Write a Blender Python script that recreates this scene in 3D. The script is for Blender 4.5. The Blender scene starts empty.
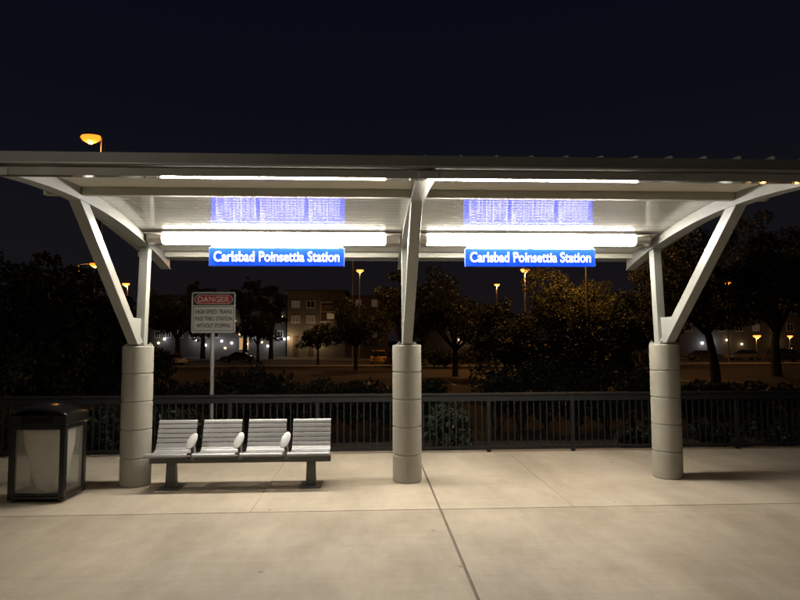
import bpy, math, random
import numpy as np
from mathutils import Vector, Matrix
R = math.radians
random.seed(7)
sc = bpy.context.scene
COL = sc.collection

# ------------------------------------------------------------------ camera
H = 1.75
FPX = 620.0                      # focal length in pixels of an 800 wide frame
cam_d = bpy.data.cameras.new('camera'); cam = bpy.data.objects.new('camera', cam_d); COL.objects.link(cam)
cam_d.sensor_width = 36.0; cam_d.lens = FPX / 800 * 36; cam_d.clip_start = .05; cam_d.clip_end = 3000
def cam_axes(p, y, r):
    p, y, r = R(p), R(y), R(r)
    f = Vector((math.sin(y)*math.cos(p), math.cos(y)*math.cos(p), math.sin(p)))
    rt = Vector((math.cos(y), -math.sin(y), 0)); up = rt.cross(f)
    return f, math.cos(r)*rt + math.sin(r)*up, -math.sin(r)*rt + math.cos(r)*up
CF, CR, CU = cam_axes(3.69, 2.86, -.2)
cam.matrix_world = Matrix(((CR.x, CU.x, -CF.x, 0), (CR.y, CU.y, -CF.y, 0), (CR.z, CU.z, -CF.z, H), (0, 0, 0, 1)))
sc.camera = cam
def at(px, py, Y):
    """world point at distance Y seen at photo pixel (px,py): a measuring helper for survey of the far things"""
    d = CF + CR*((px-400)/FPX) - CU*((py-300)/FPX)
    return Vector((0, 0, H)) + d*(Y/d.y)

# ------------------------------------------------------------------ materials
def new_mat(name):
    m = bpy.data.materials.new(name); m.use_nodes = True
    nt = m.node_tree; return m, nt, nt.nodes['Principled BSDF']
def mat(name, col, *a, stretch=None, **k):
    m = mat_(name, col, *a, **k)
    if stretch:
        nt = m.node_tree; tc = next(n for n in nt.nodes if n.type == 'TEX_COORD'); ns = next(n for n in nt.nodes if n.type == 'TEX_NOISE')
        mp = nt.nodes.new('ShaderNodeMapping'); mp.inputs['Scale'].default_value = stretch
        nt.links.new(tc.outputs['Object'], mp.inputs['Vector']); nt.links.new(mp.outputs['Vector'], ns.inputs['Vector'])
    return m
def mat_(name, col, rough=.6, metal=0.0, spec=.5, var=.15, scale=4.0, bump=0.0, bscale=60.0, rvar=0.0, coat=0.0, ior=None, emit=None, es=0.0, tint=None):
    m, nt, b = new_mat(name)
    N, L = nt.nodes, nt.links
    tc = N.new('ShaderNodeTexCoord')
    ns = N.new('ShaderNodeTexNoise'); ns.inputs['Scale'].default_value = scale; ns.inputs['Detail'].default_value = 6; ns.inputs['Roughness'].default_value = .6
    L.new(tc.outputs['Object'], ns.inputs['Vector'])
    rp = N.new('ShaderNodeValToRGB')
    lo = [max(0, c*(1-var)) for c in col]; hi = [min(1, c*(1+var)) for c in (tint or col)]
    rp.color_ramp.elements[0].position = .3; rp.color_ramp.elements[1].position = .7
    rp.color_ramp.elements[0].color = (*lo, 1); rp.color_ramp.elements[1].color = (*hi, 1)
    L.new(ns.outputs['Fac'], rp.inputs['Fac']); L.new(rp.outputs['Color'], b.inputs['Base Color'])
    b.inputs['Roughness'].default_value = rough; b.inputs['Metallic'].default_value = metal
    b.inputs['Specular IOR Level'].default_value = spec
    if ior: b.inputs['IOR'].default_value = ior
    b.inputs['Coat Weight'].default_value = coat; b.inputs['Coat Roughness'].default_value = .08
    if rvar:
        mr = N.new('ShaderNodeMapRange'); mr.inputs['From Min'].default_value = .3; mr.inputs['From Max'].default_value = .7
        mr.inputs['To Min'].default_value = max(.02, rough-rvar); mr.inputs['To Max'].default_value = min(1, rough+rvar)
        L.new(ns.outputs['Fac'], mr.inputs['Value']); L.new(mr.outputs['Result'], b.inputs['Roughness'])
    if bump:
        n2 = N.new('ShaderNodeTexNoise'); n2.inputs['Scale'].default_value = bscale; n2.inputs['Detail'].default_value = 4
        L.new(tc.outputs['Object'], n2.inputs['Vector'])
        bp = N.new('ShaderNodeBump'); bp.inputs['Strength'].default_value = bump; bp.inputs['Distance'].default_value = .01
        L.new(n2.outputs['Fac'], bp.inputs['Height']); L.new(bp.outputs['Normal'], b.inputs['Normal'])
    if emit:
        b.inputs['Emission Color'].default_value = (*emit, 1); b.inputs['Emission Strength'].default_value = es
    return m
def emis(name, col, s, base=.8):
    m, nt, b = new_mat(name)
    b.inputs['Base Color'].default_value = (*[min(1, c*base) for c in col], 1); b.inputs['Roughness'].default_value = .4
    b.inputs['Emission Color'].default_value = (*col, 1); b.inputs['Emission Strength'].default_value = s
    return m
def concrete_floor(name, lo=(.40, .345, .275), hi=(.50, .44, .355), stain=.8):
    m, nt, b = new_mat(name); N, L = nt.nodes, nt.links
    tc = N.new('ShaderNodeTexCoord')
    def noise(scale, det, rough=.6, stretch=None):
        n = N.new('ShaderNodeTexNoise'); n.inputs['Scale'].default_value = scale; n.inputs['Detail'].default_value = det; n.inputs['Roughness'].default_value = rough
        if stretch:
            mp = N.new('ShaderNodeMapping'); mp.inputs['Scale'].default_value = stretch
            L.new(tc.outputs['Object'], mp.inputs['Vector']); L.new(mp.outputs['Vector'], n.inputs['Vector'])
        else: L.new(tc.outputs['Object'], n.inputs['Vector'])
        return n.outputs['Fac']
    def ramp(src, p0, c0, p1, c1):
        r = N.new('ShaderNodeValToRGB'); r.color_ramp.elements[0].position = p0; r.color_ramp.elements[1].position = p1
        r.color_ramp.elements[0].color = (*c0, 1); r.color_ramp.elements[1].color = (*c1, 1); L.new(src, r.inputs['Fac']); return r.outputs['Color']
    def mul(a, c, f):
        x = N.new('ShaderNodeMix'); x.data_type = 'RGBA'; x.blend_type = 'MULTIPLY'; x.inputs['Factor'].default_value = f
        L.new(a, x.inputs['A']); L.new(c, x.inputs['B']); return x.outputs['Result']
    base = ramp(noise(.7, 8, .62), .3, lo, .72, hi)
    g = lambda lo: ((lo,)*3, (1, 1, 1))
    c = mul(base, ramp(noise(1.1, 6, .7, (1, .35, 1)), .35, (.72, .70, .67), .6, (1, 1, 1)), stain)       # broad stains
    c = mul(c, ramp(noise(2.2, 5, .7, (.22, 7, 1)), .35, (.88, .88, .87), .6, (1, 1, 1)), .6)          # broom finish streaks
    c = mul(c, ramp(noise(9, 5, .75), .28, (.7, .68, .64), .42, (1, 1, 1)), .45)                       # small marks
    c = mul(c, ramp(noise(140, 3, .5), .3, (.86, .86, .86), .7, (1, 1, 1)), .7)                        # grain
    vo = N.new('ShaderNodeTexVoronoi'); vo.inputs['Scale'].default_value = 1.9; L.new(tc.outputs['Object'], vo.inputs['Vector'])
    c = mul(c, ramp(vo.outputs['Distance'], .028, (.45, .42, .38), .05, (1, 1, 1)), .8)
    v2 = N.new('ShaderNodeTexVoronoi'); v2.inputs['Scale'].default_value = 7.3; L.new(tc.outputs['Object'], v2.inputs['Vector'])
    c = mul(c, ramp(v2.outputs['Distance'], .03, (.62, .6, .56), .07, (1, 1, 1)), .6)
    L.new(c, b.inputs['Base Color'])
    mr = N.new('ShaderNodeMapRange'); mr.inputs['To Min'].default_value = .5; mr.inputs['To Max'].default_value = .8
    L.new(noise(1.6, 6), mr.inputs['Value']); L.new(mr.outputs['Result'], b.inputs['Roughness'])
    b.inputs['Specular IOR Level'].default_value = .35
    bp = N.new('ShaderNodeBump'); bp.inputs['Strength'].default_value = .25; bp.inputs['Distance'].default_value = .004
    L.new(noise(60, 4, .6, (.3, 3, 1)), bp.inputs['Height']); L.new(bp.outputs['Normal'], b.inputs['Normal'])
    return m
def leaf_mat(name, dark, light, scale=1.3):
    m, nt, b = new_mat(name); N, L = nt.nodes, nt.links
    tc = N.new('ShaderNodeTexCoord'); n = N.new('ShaderNodeTexNoise'); n.inputs['Scale'].default_value = scale; n.inputs['Detail'].default_value = 5
    L.new(tc.outputs['Object'], n.inputs['Vector'])
    r = N.new('ShaderNodeValToRGB'); r.color_ramp.elements[0].position = .35; r.color_ramp.elements[1].position = .68
    r.color_ramp.elements[0].color = (*dark, 1); r.color_ramp.elements[1].color = (*light, 1)
    L.new(n.outputs['Fac'], r.inputs['Fac']); L.new(r.outputs['Color'], b.inputs['Base Color'])
    b.inputs['Roughness'].default_value = .55; b.inputs['Specular IOR Level'].default_value = .3
    return m
def clear_panel(name, tint=(.95, .95, .93), gloss=.08, rough=.12):
    m = bpy.data.materials.new(name); m.use_nodes = True; nt = m.node_tree; N, L = nt.nodes, nt.links
    N.clear(); o = N.new('ShaderNodeOutputMaterial'); mx = N.new('ShaderNodeMixShader')
    t = N.new('ShaderNodeBsdfTransparent'); t.inputs['Color'].default_value = (*tint, 1)
    g = N.new('ShaderNodeBsdfGlossy'); g.inputs['Roughness'].default_value = rough; g.inputs['Color'].default_value = (.9, .9, .9, 1)
    d = N.new('ShaderNodeBsdfDiffuse'); d.inputs['Color'].default_value = (.62, .6, .55, 1)
    n = N.new('ShaderNodeTexNoise'); n.inputs['Scale'].default_value = 2.5; n.inputs['Detail'].default_value = 3
    mr = N.new('ShaderNodeMapRange'); mr.inputs['From Min'].default_value = .35; mr.inputs['From Max'].default_value = .75; mr.inputs['To Min'].default_value = .10; mr.inputs['To Max'].default_value = .17
    L.new(n.outputs['Fac'], mr.inputs['Value'])
    m2 = N.new('ShaderNodeMixShader'); L.new(mr.outputs['Result'], m2.inputs['Fac'])
    tr = N.new('ShaderNodeBsdfTranslucent'); tr.inputs['Color'].default_value = (.7, .68, .63, 1); dm_ = N.new('ShaderNodeMixShader'); dm_.inputs['Fac'].default_value = .4
    L.new(d.outputs[0], dm_.inputs[1]); L.new(tr.outputs[0], dm_.inputs[2]); L.new(t.outputs[0], m2.inputs[1]); L.new(dm_.outputs[0], m2.inputs[2])
    mx.inputs['Fac'].default_value = gloss
    L.new(m2.outputs[0], mx.inputs[1]); L.new(g.outputs[0], mx.inputs[2]); L.new(mx.outputs[0], o.inputs['Surface'])
    return m

M = {}
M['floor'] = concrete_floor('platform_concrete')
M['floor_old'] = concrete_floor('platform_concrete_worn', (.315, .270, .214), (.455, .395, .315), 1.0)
M['joint'] = mat('joint_sealant', (.12, .098, .072), .8, var=.3, scale=20)
M['column'] = mat('column_concrete', (.325, .308, .268), .75, var=.06, scale=3, bump=.25, bscale=90)
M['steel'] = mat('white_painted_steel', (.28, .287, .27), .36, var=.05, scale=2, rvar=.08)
M['fascia'] = mat('roof_edge_metal', (.15, .145, .125), .5, var=.12, scale=3)
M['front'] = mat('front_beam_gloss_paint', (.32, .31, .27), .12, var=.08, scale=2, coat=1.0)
M['bright_panel'] = mat('brightening_panel_paint', (.74, .73, .66), .6, var=.05, scale=1, stretch=(.1, 8, 1))  # paleness chosen to brighten the strip behind the front beam
M['purlin'] = mat('roof_purlin_paint', (.42, .41, .35), .5, var=.08, scale=2)
M['deck'] = mat('glossy_roof_deck', (.54, .535, .49), .05, var=.2, scale=1.0, stretch=(.1, 22, 1), coat=.85, ior=1.5)  # colour streaks stand in for the light and dark of ribs
M['housing'] = mat('lamp_housing', (.62, .58, .54), .25, metal=.6, var=.05)
M['tube'] = emis('lamp_diffuser', (1.0, .925, .775), 128)
M['sign_blue'] = emis('sign_blue_face', (.0004, .045, 1.0), 1.5)
M['sign_white'] = emis('sign_white_letters', (1, 1, 1), 1.5)
M['sign_edge'] = mat('sign_case', (.05, .10, .42), .35)
M['seat'] = mat('bench_silver_metal', (.33, .33, .34), .42, metal=.6, var=.06, scale=6)
M['seat_dark'] = mat('bench_grey_paint', (.085, .085, .08), .45, var=.1)
M['pad'] = mat('armrest_metal', (.6, .6, .6), .3, metal=.3, var=.04)
M['bin'] = mat('bin_black_paint', (.009, .009, .009), .2, var=.2, scale=8)
M['clear'] = clear_panel('bin_clear_panel')
M['bag'] = mat('bin_bag_plastic', (.88, .85, .80), .4, var=.05, scale=5, bump=.35, bscale=6)
M['fence'] = mat('fence_dark_paint', (.010, .010, .011), .6, spec=.2, var=.15, scale=6)
M['sgn_white'] = mat('danger_sign_white', (.155, .152, .138), .7, spec=.15, var=.06, scale=5)
M['sgn_black'] = mat('danger_sign_black', (.008, .008, .008), .8, spec=.08)
M['sgn_red'] = mat('danger_sign_red', (.13, .011, .013), .7, spec=.1)
M['galv'] = mat('galvanised_post', (.17, .17, .158), .5, metal=.3, var=.15, scale=12)
M['ground'] = mat('dark_earth', (.022, .018, .013), .95, var=.45, scale=.8, bump=.8, bscale=9)
M['asphalt'] = mat('asphalt', (.052, .043, .037), .85, var=.3, scale=.35, bump=.4, bscale=40)
M['walk'] = mat('pavement_concrete', (.22, .2, .17), .85, var=.15, scale=.8)
M['paint'] = mat('road_paint', (.55, .53, .48), .7, var=.2, scale=3)
M['bark'] = mat('bark', (.03, .023, .018), .9, var=.35, scale=6, bump=.8, bscale=14)
M['leaf_dark'] = leaf_mat('foliage_dark', (.022, .027, .013), (.052, .058, .026))
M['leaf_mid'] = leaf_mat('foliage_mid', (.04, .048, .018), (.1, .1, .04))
M['leaf_bush'] = leaf_mat('foliage_bush', (.010, .013, .007), (.026, .032, .014), 3)
M['leaf_unlit'] = leaf_mat('foliage_unlit_dark', (.006, .009, .005), (.016, .02, .010), 3)  # shrub foliage with the dark of unlit leaves put into its colour
M['sodium'] = emis('sodium_lamp_lens', (1, .20, .015), 2.6)
M['sodium_pale'] = emis('sodium_lamp_pale', (1, .30, .05), 2.6)
M['bulb'] = emis('sodium_bulb', (1, .42, .09), 5)
M['pole'] = mat('lamp_pole_paint', (.20, .17, .14), .5, var=.1)
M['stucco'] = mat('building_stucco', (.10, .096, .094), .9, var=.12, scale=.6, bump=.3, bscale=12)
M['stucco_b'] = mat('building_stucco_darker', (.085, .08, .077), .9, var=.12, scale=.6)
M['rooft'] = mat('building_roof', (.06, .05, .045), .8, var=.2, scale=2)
M['trim'] = mat('building_trim', (.6, .58, .55), .7, var=.08)
M['glass_dark'] = mat('dark_window_glass', (.02, .022, .026), .1, var=.2)
M['win_warm'] = emis('lit_window_warm', (1, .56, .22), .5, .06)
M['win_dim'] = emis('lit_window_dim', (1, .72, .5), .035, .06)
M['win_bal'] = emis('lit_window_balcony', (1, .66, .36), .16, .06)
M['porch'] = emis('porch_lamp_warm', (1, .66, .32), 7)
M['porch_w'] = emis('porch_lamp_white', (.88, .95, 1), 6)
M['door'] = mat('door_paint', (.05, .035, .03), .5)
M['car_white'] = mat('car_paint_white', (.5, .5, .48), .25, var=.03, coat=.6)
M['car_amber_lit'] = mat('car_paint_amber_lit', (.72, .42, .1), .3, var=.03, coat=.6)  # amber lamplight put into the van's paint colour
M['car_dark'] = mat('car_paint_dark', (.03, .032, .04), .25, var=.05, coat=.8)
M['car_grey'] = mat('car_paint_grey', (.16, .16, .16), .25, var=.05, coat=.8)
M['tyre'] = mat('tyre_rubber', (.015, .015, .015), .8)
M['rim'] = mat('wheel_rim', (.4, .4, .4), .3, metal=.8)
M['tail'] = mat('tail_light', (.35, .01, .01), .3)
M['head'] = mat('head_light', (.7, .7, .7), .15)

# ------------------------------------------------------------------ mesh helpers
class MB:
    def __init__(s): s.v = []; s.f = []
    def add(s, vs, fs):
        o = len(s.v); s.v += [tuple(v) for v in vs]; s.f += [tuple(i+o for i in f) for f in fs]; return s
    def box(s, c, d, rz=0, m=None):
        x, y, z = d[0]/2, d[1]/2, d[2]/2
        vs = [Vector((a*x, b*y, e*z)) for e in (-1, 1) for a, b in ((-1, -1), (1, -1), (1, 1), (-1, 1))]
        if rz: vs = [Matrix.Rotation(rz, 3, 'Z') @ v for v in vs]
        if m: vs = [m @ v for v in vs]
        vs = [v + Vector(c) for v in vs]
        return s.add(vs, [(3, 2, 1, 0), (4, 5, 6, 7), (0, 1, 5, 4), (1, 2, 6, 5), (2, 3, 7, 6), (3, 0, 4, 7)])
    def span(s, a, b):
        return s.box([(p+q)/2 for p, q in zip(a, b)], [abs(q-p) for p, q in zip(a, b)])
    def loft(s, rings, caps=True, closed=True):
        n = len(rings[0]); vs = [v for r in rings for v in r]; fs = []
        for k in range(len(rings)-1):
            for i in range(n if closed else n-1):
                j = (i+1) % n; fs.append((k*n+i, k*n+j, (k+1)*n+j, (k+1)*n+i))
        if caps: fs += [tuple(reversed(range(n))), tuple(range((len(rings)-1)*n, len(rings)*n))]
        return s.add(vs, fs)
    def tube(s, pts, r, n=8):
        pts = [Vector(p) for p in pts]; rs = r if isinstance(r, (list, tuple)) else [r]*len(pts); rings = []
        for i, p in enumerate(pts):
            t = (pts[min(i+1, len(pts)-1)] - pts[max(i-1, 0)]).normalized()
            a = t.cross(Vector((0, 0, 1)) if abs(t.z) < .9 else Vector((1, 0, 0))).normalized(); b = t.cross(a)
            rings.append([p + rs[i]*(math.cos(2*math.pi*k/n)*a + math.sin(2*math.pi*k/n)*b) for k in range(n)])
        return s.loft(rings)
    def lathe(s, prof, c=(0, 0, 0), n=32):
        rings = [[Vector((c[0]+r*math.cos(2*math.pi*k/n), c[1]+r*math.sin(2*math.pi*k/n), c[2]+z)) for k in range(n)] for r, z in prof]
        return s.loft(rings)
    def extrude_x(s, poly, x0, x1):          # polygon of (y,z)
        return s.loft([[Vector((x, y, z)) for y, z in poly] for x in (x0, x1)])
    def build(s, name, m, parent=None, off=None, smooth=False, bevel=0, seg=2):
        me = bpy.data.meshes.new(name)
        o3 = Vector(off) if off is not None else Vector((0, 0, 0))
        me.from_pydata([tuple(Vector(v)-o3) for v in s.v], [], s.f); me.materials.append(m)
        o = bpy.data.objects.new(name, me); COL.objects.link(o)
        import bmesh
        b = bmesh.new(); b.from_mesh(me); bmesh.ops.recalc_face_normals(b, faces=b.faces); b.to_mesh(me); b.free()
        if smooth:
            me.polygons.foreach_set('use_smooth', [True]*len(me.polygons))
            me.set_sharp_from_angle(angle=R(38))
        if bevel:
            bv = o.modifiers.new('bevel', 'BEVEL'); bv.width = bevel; bv.segments = seg; bv.limit_method = 'ANGLE'; bv.angle_limit = R(40)
        if parent: o.parent = parent
        return o
def tag(o, label, cat, group=None, kind=None):
    if label: o['label'] = label
    if cat: o['category'] = cat
    if group: o['group'] = group
    if kind: o['kind'] = kind
    return o
def empty(name, loc, rz=0):
    o = bpy.data.objects.new(name, None); COL.objects.link(o); o.location = loc; o.rotation_euler.z = rz; o.empty_display_size = .3
    return o
def thing(name, label, cat, loc, rz=0, group=None):
    return tag(empty(name, loc, rz), label, cat, group)
def structure(o): o['kind'] = 'structure'; return o
def copy_tree(o, parent=None):
    c = o.copy(); COL.objects.link(c)
    if parent: c.parent = parent
    for ch in list(o.children): copy_tree(ch, c)
    return c
def text_obj(name, body, m, parent, center, width, height, off=0.0, depth=.004, bold=0.0):
    """built-in font turned to a mesh standing upright, facing -Y, fitted to width x height"""
    cu = bpy.data.curves.new(name, 'FONT'); cu.body = body; cu.size = 1; cu.extrude = 0; cu.offset = bold; cu.resolution_u = 6
    cu.space_character = 1.0 + bold*1.2
    t = bpy.data.objects.new(name+'_curve', cu); COL.objects.link(t)
    dg = bpy.context.evaluated_depsgraph_get(); dg.update()
    me = bpy.data.meshes.new_from_object(t.evaluated_get(dg))
    COL.objects.unlink(t); bpy.data.objects.remove(t); bpy.data.curves.remove(cu)
    xs = [v.co.x for v in me.vertices]; ys = [v.co.y for v in me.vertices]
    x0, x1, y0, y1 = min(xs), max(xs), min(ys), max(ys)
    for v in me.vertices:
        v.co = Vector(((v.co.x-x0)/(x1-x0)*width-width/2, 0, (v.co.y-y0)/(y1-y0)*height-height/2))
    me.materials.clear(); me.materials.append(m); me.name = name
    o = bpy.data.objects.new(name, me); COL.objects.link(o); o.location = center
    sd = o.modifiers.new('thick', 'SOLIDIFY'); sd.thickness = depth; sd.offset = 0
    if parent: o.parent = parent
    return o
def make_translucent(m, f):
    nt = m.node_tree; N, L = nt.nodes, nt.links; b = N['Principled BSDF']; o = next(n for n in N if n.type == 'OUTPUT_MATERIAL')
    t = N.new('ShaderNodeBsdfTranslucent'); t.inputs['Color'].default_value = (.88, .85, .8, 1); x = N.new('ShaderNodeMixShader'); x.inputs['Fac'].default_value = f
    L.new(b.outputs[0], x.inputs[1]); L.new(t.outputs[0], x.inputs[2]); L.new(x.outputs[0], o.inputs['Surface'])
make_translucent(M['bag'], .45)
def lamp_light(name, loc, col, power, parent=None, radius=.15, spot=None):
    l = bpy.data.lights.new(name, 'SPOT' if spot else 'POINT'); l.energy = power; l.color = col; l.shadow_soft_size = radius
    if spot: l.spot_size = R(spot); l.spot_blend = .6
    o = bpy.data.objects.new(name, l); COL.objects.link(o); o.location = loc
    if parent: o.parent = parent
    return o

# ------------------------------------------------------------------ platform
YE = 9.92                                   # platform's rear edge
YJ = 6.52                                   # long joint parallel to the shelter
jy = lambda x: YJ
pb = MB()
XS_REAR = [-14, -10.2, -7.1, -4.4, -1.215, .735, 2.145, 5.4, 8.6, 11.5, 14]
XS_FRONT = [-14, -9.9, -5.9, .735, 6.9, 10.5, 14]
def slabs(xs, y0, y1, wide):
    for a, b in zip(xs[:-1], xs[1:]):
        ga = .011 if abs(a-.735) < .01 else wide; gb = .011 if abs(b-.735) < .01 else wide
        pb.span((a+ga, y0, -.16), (b-gb, y1, 0))
slabs(XS_REAR, YJ+.007, YE, .0022)
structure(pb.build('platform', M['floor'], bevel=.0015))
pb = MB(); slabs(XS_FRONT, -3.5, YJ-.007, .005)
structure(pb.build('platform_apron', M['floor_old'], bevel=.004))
jb = MB(); jb.span((-14, -3.5, -1.25), (14, YE-.01, -.012)); structure(jb.build('platform_base', M['joint']))

# ------------------------------------------------------------------ ground beyond
GZ = -1.2
gx = [-900, -120, -40, -14.2, -10, -5, 0, 5, 10, 14.2, 40, 120, 900]
gy = [-60, YE, 10.5, 12.5, 15, 19, 40, 130, 400, 1500]
gm = MB()
def gz(x, y):
    if y <= YE: return -1.3
    if y < 12.5: return -.28
    if y < 19: return -.28 + (GZ-.02+.28)*min(1, max(0, (y-12.5)/4))
    return GZ-.02
for iy, y in enumerate(gy):
    for x in gx: gm.v.append((x, y+.02 if iy == 1 else y, -.28 if iy == 1 else gz(x, y)))
nx = len(gx)
for j in range(len(gy)-1):
    for i in range(nx-1): gm.f.append((j*nx+i, j*nx+i+1, (j+1)*nx+i+1, (j+1)*nx+i))
structure(gm.build('ground', M['ground']))
rm = MB(); rm.add([(-260, 34, GZ), (260, 34, GZ), (260, 62, GZ), (-260, 62, GZ)], [(0, 1, 2, 3)]); structure(rm.build('parking_lot', M['asphalt']))
rm = MB(); rm.add([(-300, 72, GZ), (300, 72, GZ), (300, 90, GZ), (-300, 90, GZ)], [(0, 1, 2, 3)]); structure(rm.build('road', M['asphalt']))
km = MB(); km.span((-300, 90, GZ-.1), (300, 94, GZ+.13)); km.span((-300, 68.5, GZ-.1), (300, 72, GZ+.13)); structure(km.build('pavement', M['walk'], bevel=.02))
pm = MB()
for k in range(-40, 41):
    pm.add([(k*2.8-.06, 40, GZ+.004), (k*2.8+.06, 40, GZ+.004), (k*2.8+.06, 45, GZ+.004), (k*2.8-.06, 45, GZ+.004)], [(0, 1, 2, 3)])
    if k % 2: pm.add([(k*6-1.5, 80.93, GZ+.004), (k*6+1.5, 80.93, GZ+.004), (k*6+1.5, 81.07, GZ+.004), (k*6-1.5, 81.07, GZ+.004)], [(0, 1, 2, 3)])
structure(pm.build('road_markings', M['paint']))

# ------------------------------------------------------------------ shelter
YC = 7.84; XC = (-2.85, .475, 3.80)
CH = 1.69                                   # concrete column height
AR, AY, AZ = 10.0, 6.1, 3.122               # arch: radius, crown position, underside height
BH = .165
def arch(y, up=0.0): return AZ - AR + math.sqrt((AR+up)**2 - (y-AY)**2) if False else AZ + up - (y-AY)**2/(2*(AR+up))
RX0, RX1 = XC[0]-.30, XC[2]+.30
SLOPE = ((4.0, -14), (4.8, -8.5), (5.3, -6.4), (5.6, -5.2), (5.72, -4.5), (5.9, -2.6), (6.15, 0), (6.4, 2.3), (6.6, 3.6), (6.8, 4.9), (7.0, 6.2), (7.2, 7.4), (7.4, 8.2), (7.6, 8.6), (9.2, 9.2))
_dy = np.arange(4.0, 9.2, .002); _dz = -np.cumsum(np.tan(np.radians(np.interp(_dy, [a for a, b in SLOPE], [b for a, b in SLOPE]))))*.002
_dz += 3.252 - np.interp(6.15, _dy, _dz)
def dk(y): return float(np.interp(y, _dy, _dz))   # underside of the deck: slope table shaped so the signs mirror in it, summed
shelter = thing('station_shelter', 'white steel platform shelter with arched roof on three round concrete columns', 'shelter', (XC[1], YC, 0))
SO = (XC[1], YC, 0)
YF0, YB1 = 4.90, 8.80
for xc in XC:
    cb = MB(); n = 5; hseg = CH/n; g = .006; prof = [(.0, 0), (.179, 0)]
    for k in range(n):
        z0, z1 = k*hseg, (k+1)*hseg
        prof += [(.171, z0+.0001), (.171, z0+g), (.181, z0+g+.006), (.181, z1-g-.006), (.171, z1-g)]
    prof += [(.171, CH), (0.001, CH)]
    col = cb.lathe(prof[2:], (xc, YC, 0), 48).build('support_column', M['column'], shelter, SO, smooth=True)
    cp = MB(); cp.box((xc, YC+.02, CH+.008), (.24, .30, .016)); cp.build('base_plate', M['steel'], col, SO, bevel=.003)
    for bx in (-.09, .09):
        for by in (-.11, .15):
            bb = MB(); bb.lathe([(.014, 0), (.014, .022), (.001, .024)], (xc+bx, YC+by, CH+.016), 6); bb.build('bolt', M['galv'], col, SO)
    w = .06
    def strut(p, q, d, name, ww=w, d2=None):
        m = MB(); p, q = Vector(p), Vector(q); t = (q-p).normalized(); nn = Vector((1, 0, 0)).cross(t).normalized(); d2 = d2 or d
        rings = []
        for e, dd in ((p, d), (q, d2)):
            # horizontal cut at both ends
            h = dd/2/abs(nn.y) if abs(nn.y) > .05 else dd/2
            rings.append([e+Vector((-ww, -h, 0)), e+Vector((ww, -h, 0)), e+Vector((ww, h, 0)), e+Vector((-ww, h, 0))])
        m.loft(rings); return m.build(name, M['steel'], shelter, SO, bevel=.006)
    yt = 6.13; strut((xc, YC-.075, CH+.016), (xc, yt, arch(yt)+.035), .135, 'front_strut', .058)
    yr = 8.02; strut((xc, YC+.095, CH+.016), (xc, yr, arch(yr)+.03), .13, 'rear_strut', .054)
    gs = MB(); gs.loft([[Vector((x, YC-.10, CH+.03)), Vector((x, YC+.12, CH+.03)), Vector((x, YC+.09, CH+.34)), Vector((x, YC-.28, CH+.34))] for x in (xc-.008, xc+.008)]); gs.build('gusset_plate', M['steel'], shelter, SO)
    # arched beam: welded box with slightly wider flange plates
    ys = [YF0 + (YB1-YF0)*i/40 for i in range(41)]
    bm_ = MB(); bm_.loft([[Vector((xc-.058, y, arch(y)+.008)), Vector((xc+.058, y, arch(y)+.008)), Vector((xc+.058, y, dk(y)-.002)), Vector((xc-.058, y, dk(y)-.002))] for y in ys])
    beam = bm_.build('roof_beam', M['steel'], shelter, SO, bevel=.004)
    fl = MB(); fl.loft([[Vector((xc-.068, y, arch(y)-.006)), Vector((xc+.068, y, arch(y)-.006)), Vector((xc+.068, y, arch(y)+.008)), Vector((xc-.068, y, arch(y)+.008))] for y in ys])
    fl.build('bottom_flange', M['steel'], beam, SO)
    ep = MB(); ep.span((xc-.08, YF0-.074, arch(YF0)-.024), (xc+.08, YF0-.0665, dk(YF0)-.06)); ep.build('end_plate', M['steel'], beam, SO, bevel=.004)
# roof deck: smooth pans on the arch, gently rippled, running along the platform
prof = []; y = YF0-.03; k = 0
while y < YB1+.04:
    prof.append((y, dk(y) + .00036*math.sin(2*math.pi*y/.098))); y += .0063
top = [(prof[i][0], prof[i][1]+.016) for i in range(len(prof)-1, -1, -40)]
bays = [RX0, XC[0], (XC[0]+XC[1])/2, XC[1], (XC[1]+XC[2])/2, XC[2], RX1]
dm = MB(); dm.loft([[Vector((x, yy, zz)) for yy, zz in prof+top] for x in bays], caps=False)
deck = dm.build('roof_deck', M['deck'], shelter, SO)
deck.data.polygons.foreach_set('use_smooth', [True]*len(deck.data.polygons)); deck.data.set_sharp_from_angle(angle=R(60))
sf = MB(); ys = [5.02+1.05*i/12 for i in range(13)]
sf.loft([[Vector((x, y, dk(y)-e)) for x, e in ((RX0, .006), (RX1, .006), (RX1, .003), (RX0, .003))] for y in ys])
sf.build('added_front_panel', M['bright_panel'], shelter, SO)  # added panel, put under the deck to make its front strip brighter
# upper skin with standing seams
sk = MB(); ys = [YF0-.05 + (YB1+.1-YF0)*i/24 for i in range(25)]
sk.loft([[Vector((RX0-.02, y, dk(y)+.020)), Vector((RX1+.02, y, dk(y)+.020)), Vector((RX1+.02, y, dk(y)+.032)), Vector((RX0-.02, y, dk(y)+.032))] for y in ys])
sk.build('roof_sheet', M['fascia'], shelter, SO)
def beam_x(name, y0, y1, z0, z1, m=None, bev=.004, x0=RX0, x1=RX1):
    b = MB(); b.span((x0, y0, z0), (x1, y1, z1)); return b.build(name, m or M['steel'], shelter, SO, bevel=bev)
zf = 3.033
fp = MB(); tl_ = math.tan(R(7.0)); fp.extrude_x([(YF0-.066, zf-.004), (YF0+.055, zf-.004+.121*tl_), (YF0+.055, zf+.07), (YF0-.066, zf+.07)], RX0, RX1)
fp.build('front_purlin', M['front'], shelter, SO)
tb = MB(); tb.extrude_x([(YF0-.10, zf+.082), (YF0-.09, zf+.076), (YF0-.02, zf+.076), (YF0-.02, zf+.172), (YF0-.10, zf+.172)], RX0-.03, RX1+.03)
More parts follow.
